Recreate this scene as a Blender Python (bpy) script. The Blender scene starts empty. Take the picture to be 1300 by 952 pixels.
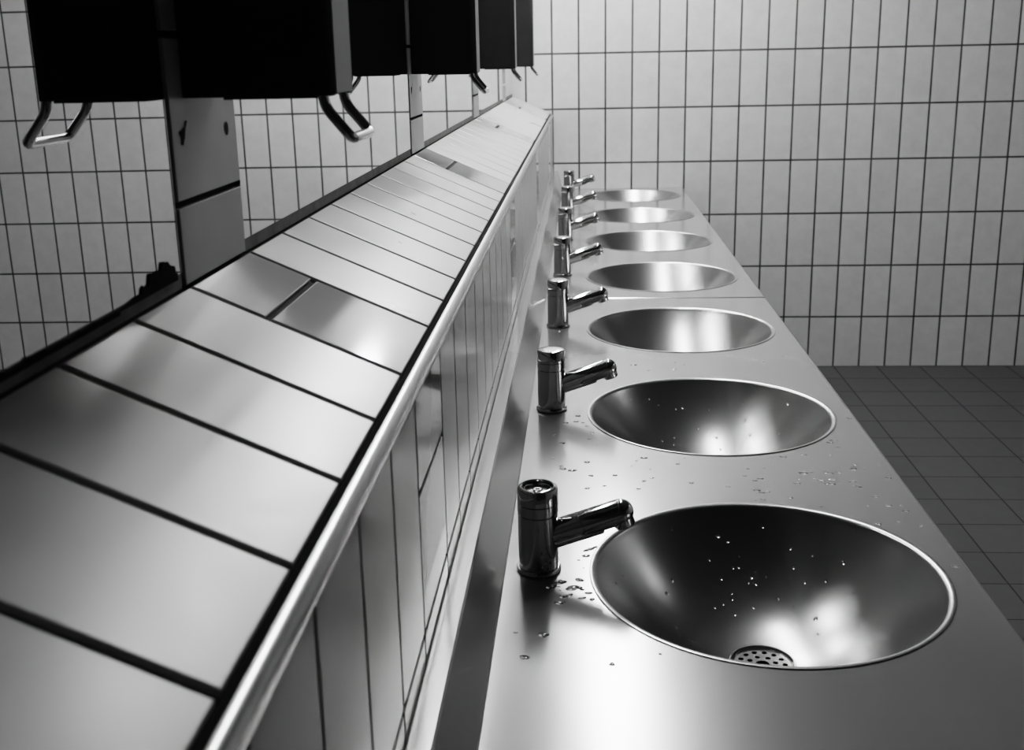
import bpy, bmesh, math, random
from mathutils import Vector, Matrix
from mathutils.geometry import delaunay_2d_cdt
random.seed(7)
C = bpy.context.scene.collection
ZC = 1.4584            # height of the camera above the floor; shapes below use heights relative to it
YF = 5.0665            # far wall
YN = -2.2              # wall behind the camera
XR = 3.6              # right wall
XM = -0.3213           # upper part of the left wall
XW = -0.140            # lower part of the left wall
PER = 1.205            # spacing of the tiled strips
HC = -0.6              # counter top
pi = math.pi

# ------------------------------------------------------------------ helpers
def link(name, me, mat=None, parent=None):
    o = bpy.data.objects.new(name, me); C.objects.link(o)
    for m in (mat if isinstance(mat, (list, tuple)) else [mat] if mat else []):
        me.materials.append(m)
    if parent: o.parent = parent
    return o
def finish(name, bm, mat=None, parent=None, smooth=None):
    bmesh.ops.recalc_face_normals(bm, faces=bm.faces)
    me = bpy.data.meshes.new(name); bm.to_mesh(me); bm.free()
    o = link(name, me, mat, parent)
    if smooth is not None:
        for p in me.polygons: p.use_smooth = True
        me.set_sharp_from_angle(angle=math.radians(smooth))
    return o
def thing(name, label, cat, loc, group=None, rot=None):
    o = bpy.data.objects.new(name, None); C.objects.link(o)
    o.location = loc; o.empty_display_size = .05
    o['label'] = label; o['category'] = cat
    if group: o['group'] = group
    if rot: o.rotation_euler = rot
    return o
def tag(o, label, cat, group=None, kind=None):
    o['label'] = label; o['category'] = cat
    if group: o['group'] = group
    if kind: o['kind'] = kind
    return o
def struct(o, label=None):
    o['kind'] = 'structure'
    if label: o['label'] = label
    return o
def dup(root, loc, label=None):
    r = root.copy(); C.objects.link(r); r.location = loc
    if label: r['label'] = label
    for ch in list(root.children):
        c = ch.copy(); C.objects.link(c); c.parent = r
        for g in list(ch.children):
            d = g.copy(); C.objects.link(d); d.parent = c
    return r
def box(bm, x0, x1, y0, y1, z0, z1, mi=0):
    v = [bm.verts.new(p) for p in ((x0,y0,z0),(x1,y0,z0),(x1,y1,z0),(x0,y1,z0),(x0,y0,z1),(x1,y0,z1),(x1,y1,z1),(x0,y1,z1))]
    for f in ((0,3,2,1),(4,5,6,7),(0,1,5,4),(1,2,6,5),(2,3,7,6),(3,0,4,7)):
        fa = bm.faces.new([v[i] for i in f]); fa.material_index = mi
def prism(bm, prof, y0, y1, mi=0, closed=True, cap=True):
    """profile of (x,z) points extruded along y"""
    a = [bm.verts.new((x, y0, z)) for x, z in prof]; b = [bm.verts.new((x, y1, z)) for x, z in prof]
    n = len(prof)
    for i in range(n if closed else n-1):
        j = (i+1) % n
        bm.faces.new((a[i], a[j], b[j], b[i])).material_index = mi
    if closed and cap:
        bm.faces.new(a[::-1]).material_index = mi; bm.faces.new(b).material_index = mi
def lathe(bm, prof, seg=48, mat=Matrix.Identity(4), mi=0, cap0=False, cap1=False):
    rings = []
    for r, z in prof:
        if r < 1e-7: rings.append([bm.verts.new(mat @ Vector((0,0,z)))])
        else: rings.append([bm.verts.new(mat @ Vector((r*math.cos(2*pi*i/seg), r*math.sin(2*pi*i/seg), z))) for i in range(seg)])
    for A, B in zip(rings, rings[1:]):
        for i in range(seg):
            j = (i+1) % seg
            if len(A) == 1 and len(B) == 1: continue
            if len(A) == 1: f = bm.faces.new((A[0], B[i], B[j]))
            elif len(B) == 1: f = bm.faces.new((A[i], A[j], B[0]))
            else: f = bm.faces.new((A[i], A[j], B[j], B[i]))
            f.material_index = mi
    if cap0 and len(rings[0]) > 1: bm.faces.new(rings[0][::-1]).material_index = mi
    if cap1 and len(rings[-1]) > 1: bm.faces.new(rings[-1]).material_index = mi
def tube(bm, pts, r, seg=14, mi=0):
    """round bar through points, with parallel transported frame"""
    pts = [Vector(p) for p in pts]; n = len(pts); rings = []
    t = (pts[1]-pts[0]).normalized(); u = t.orthogonal().normalized()
    for i, p in enumerate(pts):
        tn = ((pts[min(i+1,n-1)]-p).normalized() + (p-pts[max(i-1,0)]).normalized()).normalized()
        u = (u - tn*u.dot(tn)).normalized(); w = tn.cross(u)
        rings.append([bm.verts.new(p + (u*math.cos(2*pi*k/seg) + w*math.sin(2*pi*k/seg))*r) for k in range(seg)])
    for A, B in zip(rings, rings[1:]):
        for k in range(seg):
            j = (k+1) % seg; bm.faces.new((A[k], A[j], B[j], B[k])).material_index = mi
    bm.faces.new(rings[0][::-1]); bm.faces.new(rings[-1])
def fillet(pts, r, seg=6):
    """rounds the inner corners of a polyline"""
    pts = [Vector(p) for p in pts]; out = [pts[0]]
    for a, b, c in zip(pts, pts[1:], pts[2:]):
        d1 = (a-b).normalized(); d2 = (c-b).normalized()
        p, q = b + d1*r, b + d2*r
        for i in range(seg+1):
            t = i/seg; out.append(p*(1-t)**2 + b*2*t*(1-t) + q*t*t)
    out.append(pts[-1]); return out
def tile(bm, O, u, v, n, u0, u1, v0, v1, t=.006, b=.0012, mi=0):
    """one tile with softened edges: O origin on the face plane, u v in plane, n outwards"""
    def P(a, c, d): return O + u*a + v*c + n*d
    A = [bm.verts.new(P(a, c, -t)) for a, c in ((u0,v0),(u1,v0),(u1,v1),(u0,v1))]
    B = [bm.verts.new(P(a, c, -b)) for a, c in ((u0,v0),(u1,v0),(u1,v1),(u0,v1))]
    M = [bm.verts.new(P(a, c, -b*.3)) for a, c in ((u0+b*.3,v0+b*.3),(u1-b*.3,v0+b*.3),(u1-b*.3,v1-b*.3),(u0+b*.3,v1-b*.3))]
    D = [bm.verts.new(P(a, c, 0)) for a, c in ((u0+b,v0+b),(u1-b,v0+b),(u1-b,v1-b),(u0+b,v1-b))]
    for R, S in ((A,B),(B,M),(M,D)):
        for i in range(4):
            j = (i+1) % 4; bm.faces.new((R[i], R[j], S[j], S[i])).material_index = mi
    bm.faces.new(D).material_index = mi; bm.faces.new(A[::-1]).material_index = mi

# ------------------------------------------------------------------ materials
def new_mat(name):
    m = bpy.data.materials.new(name); m.use_nodes = True
    nt = m.node_tree; b = nt.nodes['Principled BSDF']
    return m, nt, b
def grey(v): return (v, v, v, 1)
def noise(nt, scale, detail=3, coord='Object', stretch=None, rough=.6):
    tc = nt.nodes.new('ShaderNodeTexCoord'); no = nt.nodes.new('ShaderNodeTexNoise')
    no.inputs['Scale'].default_value = scale; no.inputs['Detail'].default_value = detail; no.inputs['Roughness'].default_value = rough
    if stretch:
        mp = nt.nodes.new('ShaderNodeMapping'); mp.inputs['Scale'].default_value = stretch
        nt.links.new(tc.outputs[coord], mp.inputs['Vector']); nt.links.new(mp.outputs[0], no.inputs['Vector'])
    else: nt.links.new(tc.outputs[coord], no.inputs['Vector'])
    return no.outputs['Fac']
def mapr(nt, s, a, b, c0=0., c1=1.):
    n = nt.nodes.new('ShaderNodeMapRange'); nt.links.new(s, n.inputs['Value'])
    for k, val in zip(('From Min','From Max','To Min','To Max'), (c0, c1, a, b)): n.inputs[k].default_value = val
    return n.outputs[0]
def math_(nt, op, a, b=None, c=None):
    n = nt.nodes.new('ShaderNodeMath'); n.operation = op
    for i, s in enumerate((a, b, c)):
        if s is None: continue
        if isinstance(s, (int, float)): n.inputs[i].default_value = s
        else: nt.links.new(s, n.inputs[i])
    return n.outputs[0]
def bump(nt, b, h, strength, dist=.001):
    n = nt.nodes.new('ShaderNodeBump'); n.inputs['Strength'].default_value = strength; n.inputs['Distance'].default_value = dist
    nt.links.new(h, n.inputs['Height']); nt.links.new(n.outputs[0], b.inputs['Normal'])
def val2col(nt, s, b):
    n = nt.nodes.new('ShaderNodeCombineColor')
    for i in range(3): nt.links.new(s, n.inputs[i])
    nt.links.new(n.outputs[0], b.inputs['Base Color'])

def simple(name, col, rough, metal=0., var=.0, scale=6., spec=.5, bstr=0., stretch=None, rvar=0.):
    m, nt, b = new_mat(name)
    b.inputs['Base Color'].default_value = grey(col); b.inputs['Roughness'].default_value = rough
    b.inputs['Metallic'].default_value = metal; b.inputs['Specular IOR Level'].default_value = spec
    if var or bstr or rvar:
        f = noise(nt, scale, 4, stretch=stretch)
        if var: val2col(nt, mapr(nt, f, col*(1-var), col*(1+var), .25, .75), b)
        if rvar: nt.links.new(mapr(nt, f, max(.02, rough-rvar), rough+rvar, .25, .75), b.inputs['Roughness'])
        if bstr: bump(nt, b, f, bstr)
    return m
def tile_shader(name, ua, u0, pu, va, v0, pv, joint, tcol, gcol, rough, spec=.4):
    """stack-bonded tiles in object coordinates along axes ua / va"""
    m, nt, b = new_mat(name)
    tc = nt.nodes.new('ShaderNodeTexCoord'); sx = nt.nodes.new('ShaderNodeSeparateXYZ')
    nt.links.new(tc.outputs['Object'], sx.inputs[0])
    masks, cells = [], []
    for ax, o, p in ((ua, u0, pu), (va, v0, pv)):
        t = math_(nt, 'DIVIDE', math_(nt, 'SUBTRACT', sx.outputs[ax], o), p)
        cells.append(math_(nt, 'FLOOR', t))
        fr = math_(nt, 'FRACT', t)
        d = math_(nt, 'MULTIPLY', math_(nt, 'MINIMUM', fr, math_(nt, 'SUBTRACT', 1., fr)), p)
        masks.append(mapr(nt, d, 0., 1., joint*.5-.0010, joint*.5+.0010))
    mask = math_(nt, 'MULTIPLY', masks[0], masks[1])
    cv = nt.nodes.new('ShaderNodeCombineXYZ'); nt.links.new(cells[0], cv.inputs[0]); nt.links.new(cells[1], cv.inputs[1])
    wn = nt.nodes.new('ShaderNodeTexWhiteNoise'); wn.noise_dimensions = '2D'; nt.links.new(cv.outputs[0], wn.inputs['Vector'])
    var = mapr(nt, wn.outputs['Value'], tcol*.95, tcol*1.04)
    fine = mapr(nt, noise(nt, 22, 5), .95, 1.05, .3, .7)
    tv = math_(nt, 'MULTIPLY', var, fine)
    gv = mapr(nt, noise(nt, 9, 3), gcol*.6, gcol*1.5, .3, .7)
    mix = math_(nt, 'ADD', math_(nt, 'MULTIPLY', tv, mask), math_(nt, 'MULTIPLY', gv, math_(nt, 'SUBTRACT', 1., mask)))
    val2col(nt, mix, b)
    nt.links.new(mapr(nt, mask, .8, rough), b.inputs['Roughness'])
    b.inputs['Specular IOR Level'].default_value = spec
    bump(nt, b, mask, .5, .0015)
    return m

M = {}
M['grout'] = simple('dark_grout', .018, .85, var=.4, scale=40)
M['satin'] = simple('satin_glazed_tile', .46, .31, var=.05, scale=7, bstr=.02, rvar=.05, spec=.75)
M['lower'] = simple('shaded_glazed_tile', .40, .22, var=.06, scale=7, spec=.4)  # same white tile as the ledge, low wall's shade put into the colour
M['lowgloss'] = simple('shaded_glossy_tile', .30, .08, var=.06, scale=5, spec=.8)  # glossy strip tile with that shade darkened into its colour
M['gloss'] = simple('glossy_glazed_tile', .52, .09, var=.06, scale=5, spec=.7)
M['strip'] = simple('strip_tile', .40, .30, var=.10, scale=9)
M['hole'] = simple('screw_hole_dark', .006, .9)
M['far'] = tile_shader('far_wall_tile', 0, -.2603, .1203, 2, .0081+ZC-.2451*20, .2451, .0080, .60, .075, .38)
M['side'] = tile_shader('side_wall_tile', 1, 0., .1203, 2, .0081+ZC-.2451*20, .2451, .0080, .60, .075, .38)
M['floor'] = tile_shader('floor_tile', 0, 1.185-2, .2, 1, 3.6352-8, .2005, .0042, .082, .018, .55)
M['ceil'] = simple('ceiling_plaster', .22, .9, var=.05)
M['steel'] = simple('brushed_steel', .43, .18, .58, var=.05, scale=5, rvar=.03, stretch=(1, .25, 1))
M['bowl'] = simple('satin_steel_bowl', .40, .27, .95)
M['chrome'] = simple('dark_chrome', .50, .07, 1.)
M['capsteel'] = simple('polished_cap_steel', .75, .16, 1.)
M['recess'] = simple('blackened_recess', .02, .6, .5)
M['trim'] = simple('edge_strip_steel', .62, .24, 1., var=.06, scale=60)
M['mirror'] = simple('silver_mirror', .90, .0, 1.)
M['seal'] = simple('grey_joint_filler', .16, .6, var=.3, scale=30)
M['black'] = simple('blackened_mirror_edge', .020, .9, var=.3, scale=50, spec=.05)
M['disp'] = simple('dark_housing', .036, .8, var=.1, scale=12, spec=.05)
M['cover'] = simple('grey_front_cover', .22, .45, .3, var=.06, scale=20)
M['rear'] = simple('dark_rear_wall', .10, .6)
M['lever'] = simple('lever_steel', .45, .16, 1.)
m, nt, b = new_mat('water'); b.inputs['Base Color'].default_value = grey(1); b.inputs['Roughness'].default_value = 0
b.inputs['IOR'].default_value = 1.33; b.inputs['Transmission Weight'].default_value = 1; M['water'] = m
m, nt, b = new_mat('lamp_glow'); b.inputs['Base Color'].default_value = grey(.8)
b.inputs['Emission Color'].default_value = grey(1); b.inputs['Emission Strength'].default_value = 36.; M['glow'] = m
m2 = m.copy(); m2.name = 'dim_lamp_glow'; m2.node_tree.nodes['Principled BSDF'].inputs['Emission Strength'].default_value = 11.; M['dim'] = m2
m3 = m.copy(); m3.name = 'bright_lamp_glow'; m3.node_tree.nodes['Principled BSDF'].inputs['Emission Strength'].default_value = 64.; M['bright'] = m3
M['enamel'] = simple('lamp_enamel', .6, .4)

# ------------------------------------------------------------------ room shell
def slab(name, x0, x1, y0, y1, z0, z1, mat):
    bm = bmesh.new(); box(bm, x0, x1, y0, y1, z0, z1); return struct(finish(name, bm, mat))
TOP = 2.72
slab('floor', -.5, XR+.1, YN-.1, YF+.1, -.08, 0, M['floor'])
slab('ceiling', -.5, XR+.1, YN-.1, YF+.1, TOP, TOP+.08, M['ceil'])
slab('wall_back', -.5, XR+.1, YF, YF+.1, 0, TOP, M['far'])
slab('wall_front', -.5, XR+.1, YN-.1, YN, 0, TOP, M['rear'])
slab('wall_right', XR, XR+.1, YN, YF, 0, TOP, M['side'])

# left wall: low wall with a sloping tiled ledge, set-back upper wall
nL = Vector((.4047, 0, .9144)); eL = Vector((.9144, 0, -.4047))      # ledge normal and downhill direction
B0 = Vector((XM, 0, -.1752+ZC))                                        # back edge of the ledge on the tile face
LW = .1872                                                             # width of the ledge tiles
def lp(d, h=0): p = B0 + eL*d + nL*h; return (p.x, p.z)
bm = bmesh.new()
prism(bm, [(-.5, 0), (XW-.0035, 0), (XW-.0035, ZC-.272), lp(LW+.001, -.0045), lp(-.012, -.0035), (-.3280, ZC-.170), (-.3280, TOP), (-.5, TOP)], YN, YF)
wl = struct(finish('wall_left', bm, M['grout']))
S0 = [.843 + PER*k for k in range(-3, 4)]                              # start of each strip
SW = .163
# tile joints along the wall: glossy strip then nine tiles, repeated
edges = []
for k in range(-3, 4):
    s = .849 + PER*k; edges.append((s, s+SW, True))
    q = (PER-SW)/9
    for i in range(9): edges.append((s+SW+q*i, s+SW+q*(i+1), False))
edges = [(max(a, YN), min(b, YF), g) for a, b, g in edges if b > YN+.02 and a < YF-.02]
J = .0034
uY = Vector((0,1,0))
bm = bmesh.new()
for a, b, g in edges:
    if g:
        tile(bm, B0, uY, eL, nL, a+J, b-J, .002, .066, mi=1); tile(bm, B0, uY, eL, nL, a+J, b-J, .072, LW, mi=1)
    else: tile(bm, B0, uY, eL, nL, a+J, b-J, .002, LW)
finish('ledge', bm, [M['satin'], M['gloss']], wl)
bm = bmesh.new()
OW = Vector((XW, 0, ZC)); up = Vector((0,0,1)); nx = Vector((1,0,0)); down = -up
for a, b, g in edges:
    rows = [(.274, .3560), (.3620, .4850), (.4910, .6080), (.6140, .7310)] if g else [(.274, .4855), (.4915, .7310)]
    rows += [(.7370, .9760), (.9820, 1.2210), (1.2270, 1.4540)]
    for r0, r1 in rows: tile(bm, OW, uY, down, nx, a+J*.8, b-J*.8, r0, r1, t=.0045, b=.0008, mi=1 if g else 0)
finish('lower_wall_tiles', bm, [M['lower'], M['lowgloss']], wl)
# upper wall strips between the mirrors
OS = Vector((XM, 0, ZC))
MT = .67                                                               # top of the mirrors
chip = [(.858,-.0529),(.8665,-.0513),(.8734,-.0489),(.8750,-.0446),(.8790,-.0449),(.8736,-.0518),(.8709,-.0581),(.8663,-.0635),(.8613,-.0631),(.8618,-.0574)]
for k, s in enumerate(S0[1:]):
    bm = bmesh.new(); zz = -.1740
    for z1 in [-.1125, .0195, .1510, .2825, .4140, .5455, .6770]:
        tile(bm, OS, uY, up, nx, s+.0015, s+SW-.0015, zz, z1, t=.0062, b=.0008); zz = z1 + .0058
    off = s-.843
    n0 = len(bm.faces)
    bm.faces.new([bm.verts.new((XM+.0004, y+off, z+ZC)) for y, z in chip]).material_index = 1
    bm.faces.new([bm.verts.new((XM+.0004, s+.1337+.0052*math.cos(a), ZC-.0573+.0062*math.sin(a))) for a in [2*pi*i/16 for i in range(16)]]).material_index = 1
    finish('tile_strip', bm, [M['strip'], M['hole']], wl)
bm = bmesh.new(); box(bm, -.3279, XM, YN, YF, ZC+MT+.008, TOP)
finish('upper_wall_tiles', bm, M['side'], wl)
bm = bmesh.new(); box(bm, -.3279, XM, YN, S0[1]-.003, ZC-.174, ZC+MT+.006)
finish('rear_wall_tiles', bm, M['side'], wl)
# rounded steel strip on the front edge of the ledge
cx, cz, cr = -.1470, -.2655, .0098
prof = [(cx + cr*math.cos(a), ZC+cz + cr*math.sin(a)) for a in [math.radians(t) for t in range(-25, 86, 10)]]
prof += [(-.1490, ZC-.2600), (-.1490, ZC-.270), (-.1425, ZC-.2740)]
bm = bmesh.new(); prism(bm, prof, YN, YF-.001)
struct(finish('trim_1', bm, M['trim'], smooth=40), 'rounded steel edge strip along the front of the sloping tiled ledge')

# ------------------------------------------------------------------ mirrors
mlab = ['nearest mirror panel with blackened corroded lower edge beside first tiled strip',
        'mirror panel between the first and second tiled strips',
        'mirror panel between the second and third tiled strips',
        'mirror panel between the third and fourth tiled strips',
        'narrow mirror panel in the far corner beyond the fourth tiled strip']
stain = [(.7144,-.1642),(.7234,-.1640),(.7347,-.1633),(.7464,-.1622),(.7561,-.1624),(.7583,-.1584),(.7631,-.1567),(.7694,-.1601),(.7742,-.1507),(.7863,-.1518),(.7963,-.1523),(.7997,-.1466),(.8106,-.1482),(.8153,-.1520),(.8244,-.1544),(.8250,-.1600),(.8285,-.1600),(.8285,-.1662),(.7144,-.1662)]
for k in range(5):
    y0 = S0[k+1] + SW + .003 if k < 5 else 0
    y1 = (S0[k+2] - .003) if k < 4 else YF-.004
    if k == 0: y1 -= .0125
    zb = ZC-(.1660 if k == 0 else .1630)
    t = thing('mirror_panel', mlab[k], 'mirror', (XM-.0015, (y0+y1)/2, zb), 'wall mirrors above the ledge')
    hy = (y1-y0)/2
    bm = bmesh.new(); box(bm, -.0045, 0, -hy, hy, 0, MT+.1660)
    g = finish('mirror_glass', bm, M['mirror'], t)
    if k == 0: g.rotation_euler = (0, -.0018, .0020)
    elif k == 1: g.rotation_euler = (0, -.0018, .0004)
    bm = bmesh.new(); box(bm, -.0046, -.0005, -hy, hy + (.0125 if k == 0 else 0), -.0095 if k == 0 else -.0125, 0)
    if k == 0: box(bm, -.0046, -.0005, hy, hy+.0125, 0, MT+.16)
    finish('edge_filler', bm, M['black'] if k == 0 else M['seal'], t)
    if k == 0:
        bm = bmesh.new()
        bm.faces.new([bm.verts.new((.0012, y-t.location.y, z+ZC-zb)) for y, z in stain])
        rr = random.Random(3); ys = [-.2 + .0065*i for i in range(150)]; ys = [y for y in ys if y < .722]
        topv = [bm.verts.new((.0012, y-t.location.y, .0010+.0014*rr.random()+(.0012 if rr.random() < .15 else 0))) for y in ys]
        botv = [bm.verts.new((.0012, y-t.location.y, -.0025)) for y in ys]
        for i in range(len(ys)-1): bm.faces.new((topv[i], topv[i+1], botv[i+1], botv[i]))
        c = finish('corroded_edge', bm, M['black'], t); c['label'] = 'black corroded patch along the lower mirror edge'

# ------------------------------------------------------------------ soap dispensers
def rounded_rect(x0, x1, y0, y1, rs, seg=8):
    """corners counter-clockwise from (x0,y0); rs radii"""
    out = []
    for (cx, cy, a0), r, (sx, sy) in zip(((x0,y0,180),(x1,y0,270),(x1,y1,0),(x0,y1,90)), rs, ((1,1),(-1,1),(-1,-1),(1,-1))):
        for i in range(seg+1):
            a = math.radians(a0 + 90*i/seg); out.append((cx+sx*r+r*math.cos(a), cy+sy*r+r*math.sin(a)))
    return out
def make_dispenser(label):
    t = thing('soap_dispenser', label, 'soap dispenser', (0,0,0), 'lever soap dispensers on the tiled strips')
    bm = bmesh.new()
    D, W, Hh = .1205, .0815, .27
    pr = rounded_rect(0, D, 0, W, (.001, .015, .006, .001))
    lay = []
    for z, ins in ((0, .0014), (.0014, 0), (Hh-.004, 0), (Hh, .004)):
        lay.append([bm.verts.new((min(max(x, 0.0), D-ins) if x > D/2 else x, min(max(y, ins), W-ins), z)) for x, y in pr])
    n = len(pr)
    for A, B in zip(lay, lay[1:]):
        for i in range(n): bm.faces.new((A[i], A[(i+1)%n], B[(i+1)%n], B[i]))
    bm.faces.new(lay[0][::-1]); bm.faces.new(lay[-1])
    finish('housing', bm, M['disp'], t, smooth=35)
    bm = bmesh.new(); tile(bm, Vector((D+.0012,0,0)), Vector((0,1,0)), Vector((0,0,1)), Vector((1,0,0)), .0165, W-.001, .001, Hh-.004, t=.004, b=.0012)
    c = finish('front_cover', bm, M['cover'], t); c['label'] = 'lighter grey front cover'
    bm = bmesh.new(); box(bm, .030, .1195-.012, .010, W-.008, -.0022, .001)
    finish('bottom_plate', bm, M['recess'], t)
    bm = bmesh.new()
    pts = fillet([(.112, .0075, .006), (.1135, .0075, -.009), (.1345, .0075, -.0345), (.1345, .0845, -.0345), (.1135, .0845, -.009), (.112, .0845, .006)], .0075, 6)
    tube(bm, pts, .0045, 14)
    finish('lever_handle', bm, M['lever'], t, smooth=40)
    return t
dl = ['nearest large dark soap dispenser with bent lever handle on first tiled strip',
      'second nearest dark soap dispenser on the second tiled strip',
      'third dark soap dispenser, a narrow sliver before the farthest one',
      'farthest and smallest dark soap dispenser near the tiled back wall']
d0 = make_dispenser(dl[0])
for k, (y, z) in enumerate(((.8746, -.0270), (2.080, -.0282), (3.290, -.0330), (4.500, -.0385))):
    o = d0 if k == 0 else dup(d0, (0,0,0), dl[k])
    o.location = (XM+.0004, y, z+ZC)

# ------------------------------------------------------------------ steel countertops
BX, BR = .2152, .2085
BY = [1.1944 + .6*i for i in range(7)]
def sheet_with_holes(x0, x1, y0, y1, holes, seg=96):
    vs = [Vector(p) for p in ((x0,y0),(x1,y0),(x1,y1),(x0,y1))]; ed = [(0,1),(1,2),(2,3),(3,0)]
    for cx, cy, r in holes:
        s = len(vs); vs += [Vector((cx+r*math.cos(2*pi*i/seg), cy+r*math.sin(2*pi*i/seg))) for i in range(seg)]
        ed += [(s+i, s+(i+1) % seg) for i in range(seg)]
    v, e, f, *_ = delaunay_2d_cdt(vs, ed, [], 1, 1e-6)
    keep = []
    for t in f:
        c = sum((v[i] for i in t), Vector((0,0)))/len(t)
        if all((c-Vector((cx,cy))).length > r*.9995 - 1e-5 for cx, cy, r in holes): keep.append(t)
    return v, keep
def make_counter(label, y0, y1, idx, seam):
    t = thing('steel_countertop', label, 'countertop', (0, 0, HC+ZC), 'stainless steel countertop sections')
    xb, xf = -.0956, .4584
    v, fs = sheet_with_holes(xb, xf-.006, y0, y1, [(BX, BY[i], BR) for i in idx])
    bm = bmesh.new(); bv = [bm.verts.new((p.x, p.y, 0)) for p in v]
    for f in fs: bm.faces.new([bv[i] for i in f])
    finish('top_sheet', bm, M['steel'], t)
    bm = bmesh.new()
    ap = [(xf-.006+.006*math.sin(a), -.006+.006*math.cos(a)) for a in [math.radians(q) for q in range(0, 91, 15)]]
    prism(bm, ap + [(xf, -.12), (xf-.02, -.12)], y0, y1, closed=False)
    finish('front_apron', bm, M['steel'], t, smooth=40)
    bm = bmesh.new()
    prism(bm, [(xb, 0), (xb-.0015, .0025), (-.1175, .0815), (-.1195, .0835), (-.1384, .0835), (-.1397, .0825), (-.1397, -.12), (-.1345, -.12), (-.1345, 0)], y0, y1)
    finish('upstand', bm, M['steel'], t)
    if idx[0] == 0:
        bm = bmesh.new(); box(bm, -.134, xf-.001, y0, y0+.002, -.12, -.001); finish('end_panel', bm, M['steel'], t)
    for yb in [y0+.06, (y0+y1)/2, y1-.06]:
        bm = bmesh.new()
        prism(bm, [(-.1395, -.30), (-.1395, -.14), (xf-.03, -.14), (xf-.03, -.16), (-.11, -.30)], yb-.012, yb+.012)
        finish('support_bracket', bm, M['steel'], t)
    if seam:
        bm = bmesh.new()
        tube(bm, [(xb+.002, y0-.0001, -.0006), (xf-.004, y0-.0001, -.0006)], .0021, 10)
        o = finish('weld_seam', bm, M['capsteel'], t, smooth=60)
    return t
SEAM = 2.7106
make_counter('near steel countertop section holding the three nearest basins', .52, SEAM-.0022, [0,1,2], False)
make_counter('far steel countertop section holding four basins up to the back wall', SEAM, YF-.002, [3,4,5,6], True)

# ------------------------------------------------------------------ basins
def make_basin(label):
    t = thing('round_basin', label, 'wash basin', (0,0,0), 'round steel basins in the countertop')
    bm = bmesh.new()
    rf = .0095; pr = [(BR+.0015, .0012), (BR, .0014)]
    for a in range(8, 63, 9): pr.append((BR - rf*math.sin(math.radians(a)), .0014 - rf*(1-math.cos(math.radians(a)))))
    r1, z1 = pr[-1]; zd, rd = -.119, .0395
    N = 40
    for i in range(1, N+1):
        s = i/N; r = r1 + (rd-r1)*s
        q = 1 - ((r-rd*.2)/(r1-rd*.2))**2.15
        pr.append((r, z1 + (zd-z1)*q/(1-((rd*.8)/(r1-rd*.2))**2.15)))
    lathe(bm, pr, 96)
    lathe(bm, [(BR+.0015, .0012), (BR+.0006, -.001), (r1+.0015, z1-.004)], 96)
    o = finish('bowl', bm, M['bowl'], t, smooth=50)
    # strainer: dished plate with two rings of holes and a screw
    bm = bmesh.new()
    lathe(bm, [(.0400, zd+.0008), (.0392, zd+.0018), (.0375, zd+.0016), (.0362, zd-.0010), (.0345, zd-.0022)], 64)
    holes = [(0,0,.0085)] + [(.0165*math.cos(2*pi*(i+.3)/8), .0165*math.sin(2*pi*(i+.3)/8), .0032) for i in range(8)] + [(.0272*math.cos(2*pi*i/14), .0272*math.sin(2*pi*i/14), .0032) for i in range(14)]
    vs = [Vector((.0346*math.cos(2*pi*i/64), .0346*math.sin(2*pi*i/64))) for i in range(64)]; ed = [(i, (i+1) % 64) for i in range(64)]
    for cx, cy, r in holes:
        s = len(vs); vs += [Vector((cx+r*math.cos(2*pi*i/20), cy+r*math.sin(2*pi*i/20))) for i in range(20)]; ed += [(s+i, s+(i+1) % 20) for i in range(20)]
    v, e, fs, *_ = delaunay_2d_cdt(vs, ed, [], 1, 1e-7)
    bv = [bm.verts.new((p.x, p.y, zd-.0022)) for p in v]; fl = []
    for f in fs:
        c = sum((v[i] for i in f), Vector((0,0)))/len(f)
        if all((c-Vector((cx,cy))).length > r*.98 for cx, cy, r in holes): fl.append(bm.faces.new([bv[i] for i in f]))
    ex = bmesh.ops.extrude_face_region(bm, geom=fl)
    for g in ex['geom']:
        if isinstance(g, bmesh.types.BMVert): g.co.z -= .0018
    st = finish('drain_strainer', bm, M['capsteel'], t)
    bm = bmesh.new(); lathe(bm, [(0, zd-.0045), (.0040, zd-.0040), (.0052, zd-.0052), (.0052, zd-.009), (.0082, zd-.010), (.0084, zd-.003)], 24)
    finish('strainer_screw', bm, M['recess'], st, smooth=40)
    bm = bmesh.new(); lathe(bm, [(.0398, zd+.0002), (.0385, zd-.004), (.036, zd-.020), (.022, zd-.035), (.022, zd-.10), (0, zd-.10)], 40)
    finish('waste_outlet', bm, M['recess'], t, smooth=40)
    return t
blab = ['nearest and largest round basin, its perforated drain strainer in view', 'second round basin from the front, beads of water in its bowl',
        'third round basin from the front, just before the countertop seam', 'fourth round basin from the front, just behind the countertop seam',
        'fifth round basin from the front, third from the back wall', 'sixth round basin from the front, next to last before the back wall',
        'farthest and smallest round basin, against the tiled back wall']
b0 = make_basin(blab[0])
for i in range(7):
    o = b0 if i == 0 else dup(b0, (0,0,0), blab[i])
    o.location = (BX, BY[i], HC+ZC)

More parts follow.
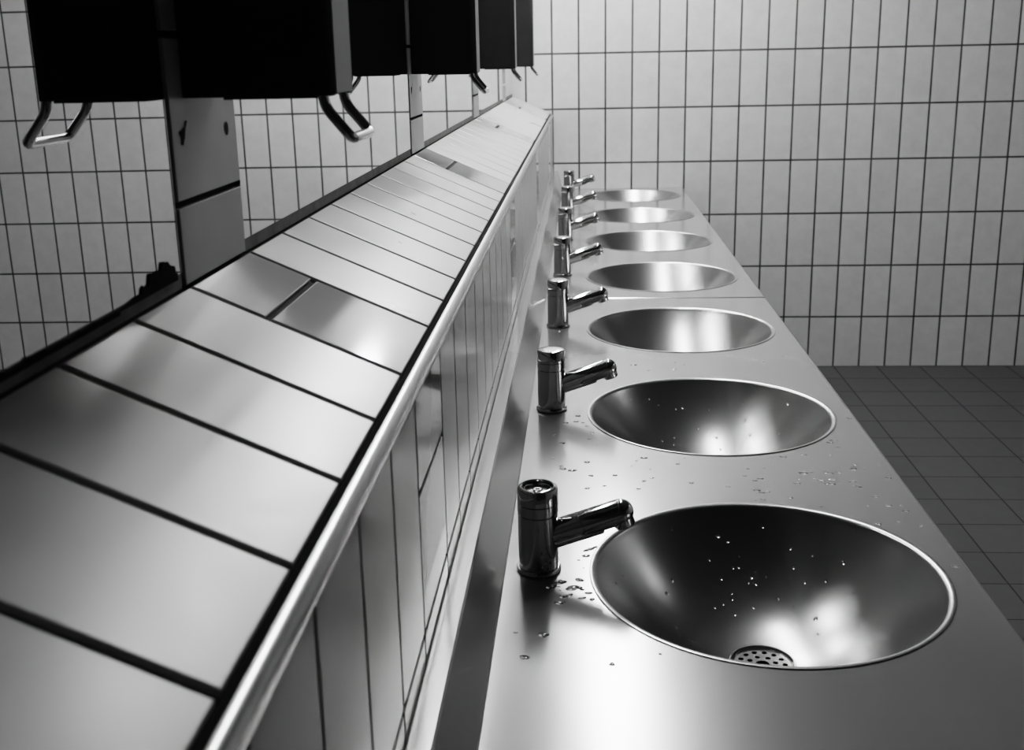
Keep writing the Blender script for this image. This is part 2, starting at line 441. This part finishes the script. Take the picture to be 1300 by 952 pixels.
# ------------------------------------------------------------------ faucets
def make_spout(t):
    a = math.radians(19.2)
    d = Vector((math.cos(a), 0, math.sin(a)))
    root = Vector((.010, 0, .0445))
    Mx = Matrix.Translation(root) @ d.to_track_quat('Z', 'Y').to_matrix().to_4x4()
    L = .0935; r = .0154
    bm = bmesh.new()
    pr = [(r, 0), (r, .046), (r-.0007, .0463), (r-.0007, .0473), (r, .0476), (r, L)]
    pr += [(r*math.cos(q), L + r*math.sin(q)) for q in [math.radians(x) for x in range(10, 90, 10)]] + [(0, L+r)]
    lathe(bm, pr, 40, Mx, cap0=True)
    # flat casing along the underside
    dn = Vector((math.sin(a), 0, -math.cos(a)))
    R3 = Matrix((( d.x, 0, -dn.x, 0),(0, 1, 0, 0),(d.z, 0, -dn.z, 0),(0,0,0,1)))
    tmp = bmesh.new(); box(tmp, -.004, .068, -.0095, .0095, -.0170, -.008)
    bmesh.ops.bevel(tmp, geom=tmp.edges, offset=.0022, segments=2, affect='EDGES', profile=.5)
    tmp.transform(Matrix.Translation(root) @ R3)
    me = bpy.data.meshes.new('tmp'); tmp.to_mesh(me); tmp.free(); bm.from_mesh(me); bpy.data.meshes.remove(me)
    s = finish('spout', bm, M['chrome'], t, smooth=40)
    bm = bmesh.new()
    Mo = Matrix.Translation(root + d*(L-.0005)) @ dn.to_track_quat('Z', 'Y').to_matrix().to_4x4()
    lathe(bm, [(.0128, .004), (.0128, .0165), (.0116, .0185), (.0092, .0185), (.0086, .0155), (0, .0155)], 32, Mo)
    finish('outlet', bm, M['chrome'], s, smooth=35)
    return s
RB = .0240
def make_faucet(label, open_cap):
    t = thing('push_faucet', label, 'faucet', (0,0,0), 'push-button faucets along the upstand')
    bm = bmesh.new(); lathe(bm, [(RB+.0012, 0), (RB+.0030, .0012), (RB+.0030, .0038), (RB+.0012, .0060), (RB-.001, .0062)], 56, cap0=True)
    finish('base_flange', bm, M['chrome'], t, smooth=40)
    bm = bmesh.new(); lathe(bm, [(RB, .004), (RB, .0730), (RB-.0014, .0738), (RB-.0014, .0756), (RB+.0003, .0764), (RB+.0003, .0866), (RB-.0008, .0872), (.004, .0872)], 56)
    finish('body', bm, M['chrome'], t, smooth=35)
    make_spout(t)
    bm = bmesh.new()
    if open_cap:
        lathe(bm, [(RB-.0006, .0873), (RB+.0002, .0880), (RB+.0002, .1040), (RB-.0008, .1064), (RB-.0028, .1078), (.0196, .1080), (.0188, .1072), (.0182, .1030), (.0168, .1028), (.0163, .1050), (.0152, .1054), (.0146, .1046), (.0140, .1008), (0, .1008)], 56)
        cpo = finish('push_cap', bm, M['chrome'], t, smooth=30); cpo['label'] = 'open cap with a recessed ring and centre screw'
        bm = bmesh.new(); lathe(bm, [(.0056, .1007), (.0056, .1030), (.0048, .1036), (.0026, .1036), (.0022, .1022), (0, .1022)], 24)
        finish('centre_screw', bm, M['chrome'], cpo, smooth=30)
        bm = bmesh.new(); lathe(bm, [(.0066, .1010), (.0136, .1010), (.0136, .1012), (.0066, .1012), (.0066, .1010)], 40)
        finish('cap_insert', bm, M['capsteel'], cpo)
    else:
        lathe(bm, [(RB-.0006, .0873), (RB+.0002, .0880), (RB+.0002, .1058), (RB-.0006, .1074), (RB-.0022, .1082)], 56)
        cpo = finish('push_cap', bm, M['chrome'], t, smooth=40)
        bm = bmesh.new(); lathe(bm, [(RB-.0021, .1081), (RB-.0030, .1085), (.012, .1090), (0, .1091)], 56)
        finish('cap_plate', bm, M['capsteel'], cpo, smooth=30)
    return t
flab = ['nearest faucet, its cap open with a recessed screw, beside the largest basin', 'second faucet from the front, flat bright cap, beside the second basin',
        'third faucet from the front, beside the basin just before the seam', 'fourth faucet from the front, beside the basin just behind the seam',
        'fifth faucet from the front, beside the fifth basin', 'sixth faucet from the front, next to last before the back wall', 'farthest and smallest faucet, against the tiled back wall']
f0 = make_faucet(flab[0], True); f1 = make_faucet(flab[1], False)
for i, (x, y) in enumerate(((-.0558,1.2001),(-.0572,1.8152),(-.0590,2.420),(-.0600,3.020),(-.0615,3.625),(-.0625,4.235),(-.0635,4.835))):
    o = f0 if i == 0 else f1 if i == 1 else dup(f1, (0,0,0), flab[i])
    o.location = (x, y, HC+ZC+.0002)

# ------------------------------------------------------------------ water
def drop(bm, x, y, z, rx, ry, h, rot, rnd, N=11, normal=None):
    ring = []; n2 = 3
    base = Matrix.Translation((x, y, z))
    if normal is not None: base = base @ normal.to_track_quat('Z', 'Y').to_matrix().to_4x4()
    wob = [1+rnd.uniform(-.22, .22) for _ in range(N)]
    for k in range(n2):
        s = math.cos(k/n2*pi/2); zz = h*math.sin(k/n2*pi/2)
        ring.append([bm.verts.new(base @ Vector((s*wob[i]*(rx*math.cos(2*pi*i/N)*math.cos(rot)-ry*math.sin(2*pi*i/N)*math.sin(rot)), s*wob[i]*(rx*math.cos(2*pi*i/N)*math.sin(rot)+ry*math.sin(2*pi*i/N)*math.cos(rot)), zz))) for i in range(N)])
    topv = bm.verts.new(base @ Vector((0,0,h)))
    for A, B in zip(ring, ring[1:]):
        for i in range(N): bm.faces.new((A[i], A[(i+1)%N], B[(i+1)%N], B[i]))
    for i in range(N): bm.faces.new((ring[-1][i], ring[-1][(i+1)%N], topv))
    bm.faces.new(ring[0][::-1])
rnd = random.Random(11)
bm = bmesh.new()
def free(x, y):
    if not (-.088 < x < .445): return False
    if any((x-BX)**2+(y-b)**2 < (BR+.008)**2 for b in BY): return False
    return (x+.056)**2 + min((y-q)**2 for q in (1.2, 1.815, 2.42, 3.02)) > .031**2
zc = HC+ZC
for cxx, cyy, sx, sy, n in ((-.012,1.148,.02,.025,16),(.004,1.27,.02,.05,10),(.0,1.75,.03,.05,16),(.34,1.50,.08,.07,26),(.40,1.62,.04,.12,20),(.20,1.50,.14,.05,22),(.05,1.52,.08,.08,16),(.42,1.25,.03,.2,10),(.12,1.04,.2,.05,8),(.25,2.1,.15,.04,12),(-.075,1.1,.008,.15,8)):
    for _ in range(n):
        x, y = rnd.gauss(cxx, sx), rnd.gauss(cyy, sy)
        if free(x, y):
            s = rnd.choice((.0012, .0018, .0024, .0034, .0042)); drop(bm, x, y, zc+.0001, s*rnd.uniform(.9,1.7), s, s*.30, rnd.uniform(-.3,.3), rnd)
for x, y, rx, ry, r in ((-.014,1.152,.0085,.0055,.5),(-.018,1.134,.006,.0028,.9),(.004,1.140,.0045,.0026,.1),(-.003,1.128,.005,.0022,.4),(.006,1.255,.009,.003,.7),(.016,1.262,.007,.0025,.2),(-.045,1.045,.006,.005,0)):
    drop(bm, x, y, zc+.0001, rx, ry, .0014, r, rnd, 16)
tag(finish('water_droplets', bm, M['water'], smooth=180), 'scattered beads of water lying on the steel countertop around the nearest basins', 'water', kind='stuff')

def bowl_z(r):
    r1, z1, zd, rd = BR-.0095*math.sin(math.radians(62)), .0014-.0095*(1-math.cos(math.radians(62))), -.119, .0395
    q = 1 - ((r-rd*.2)/(r1-rd*.2))**2.15
    return z1 + (zd-z1)*q/(1-((rd*.8)/(r1-rd*.2))**2.15)
for bi, n, lab in ((0, 46, 'fine beads of water on the wall of the nearest basin'), (1, 40, 'fine beads of water on the wall of the second basin')):
    bm = bmesh.new()
    for _ in range(n):
        rad, an = rnd.uniform(.08, .19), math.radians(rnd.uniform(5, 175))
        dz = (bowl_z(rad+.002)-bowl_z(rad-.002))/.004
        nn = Vector((-dz*math.cos(an), -dz*math.sin(an), 1)).normalized()
        sz = rnd.choice((.0010, .0014, .0018, .0025))
        drop(bm, BX+rad*math.cos(an), BY[bi]+rad*math.sin(an), zc+bowl_z(rad)+.0004, sz, sz*rnd.uniform(.9, 1.5), sz*.45, rnd.uniform(0, 3), rnd, 9, nn)
    tag(finish('water_droplets', bm, M['water'], smooth=180), lab, 'water', kind='stuff')

# ------------------------------------------------------------------ ceiling lights above the countertop
def make_light(label, y0, y1, x=.12, glow='glow'):
    t = thing('ceiling_light', label, 'lamp', (x, (y0+y1)/2, TOP), 'ceiling lights')
    h = (y1-y0)/2
    bm = bmesh.new(); prism(bm, [(-.055, 0), (.055, 0), (.055, -.045), (.045, -.055), (-.045, -.055), (-.055, -.045)], -h, h)
    finish('light_housing', bm, M['enamel'], t)
    bm = bmesh.new(); prism(bm, [(.05*math.cos(a), -.0555 + .05*math.sin(a)) for a in [pi+pi*i/12 for i in range(13)]], -h+.01, h-.01)
    finish('diffuser', bm, M[glow], t, smooth=40)
    return t
make_light('nearer of two long ceiling lights in a row above the countertop', 1.95, 3.40)
make_light('farther of two long ceiling lights in a row, towards the back wall', 3.50, 4.97, glow='bright')
make_light('long ceiling light over the open floor to the right of the countertop', 2.40, 3.05, 3.25, 'dim')

# ------------------------------------------------------------------ camera
cam = bpy.data.cameras.new('camera'); co = bpy.data.objects.new('camera', cam); C.objects.link(co)
fpx = 1378.403
pitch, yaw, roll = .25442, .06851, -.02108
d = Vector((-math.sin(yaw)*math.cos(pitch), math.cos(yaw)*math.cos(pitch), -math.sin(pitch)))
r0 = Vector((math.cos(yaw), math.sin(yaw), 0)); u0 = r0.cross(d)
r = r0*math.cos(roll) + u0*math.sin(roll); u = -r0*math.sin(roll) + u0*math.cos(roll)
Mw = Matrix((r, u, -d)).transposed().to_4x4(); Mw.translation = (0, 0, ZC); co.matrix_world = Mw
cam.sensor_fit = 'HORIZONTAL'; cam.sensor_width = 36; cam.lens = fpx/1300*36
cam.shift_y = -45.5/1300
cam.clip_start = .02
cam.dof.use_dof = True; cam.dof.focus_distance = 1.7; cam.dof.aperture_fstop = 11
S = bpy.context.scene; S.camera = co
w = bpy.data.worlds.new('world'); S.world = w; w.use_nodes = True
w.node_tree.nodes['Background'].inputs[0].default_value = (0,0,0,1)
S.view_settings.view_transform = 'Filmic'; S.view_settings.look = 'High Contrast'; S.view_settings.exposure = 0.06
S.cycles.use_denoising = True; S.cycles.denoiser = 'OPENIMAGEDENOISE'; S.cycles.denoising_prefilter = 'ACCURATE'
S.cycles.max_bounces = 10; S.cycles.glossy_bounces = 6; S.cycles.diffuse_bounces = 4; S.cycles.sample_clamp_indirect = 12.0
S.cycles.caustics_reflective = True
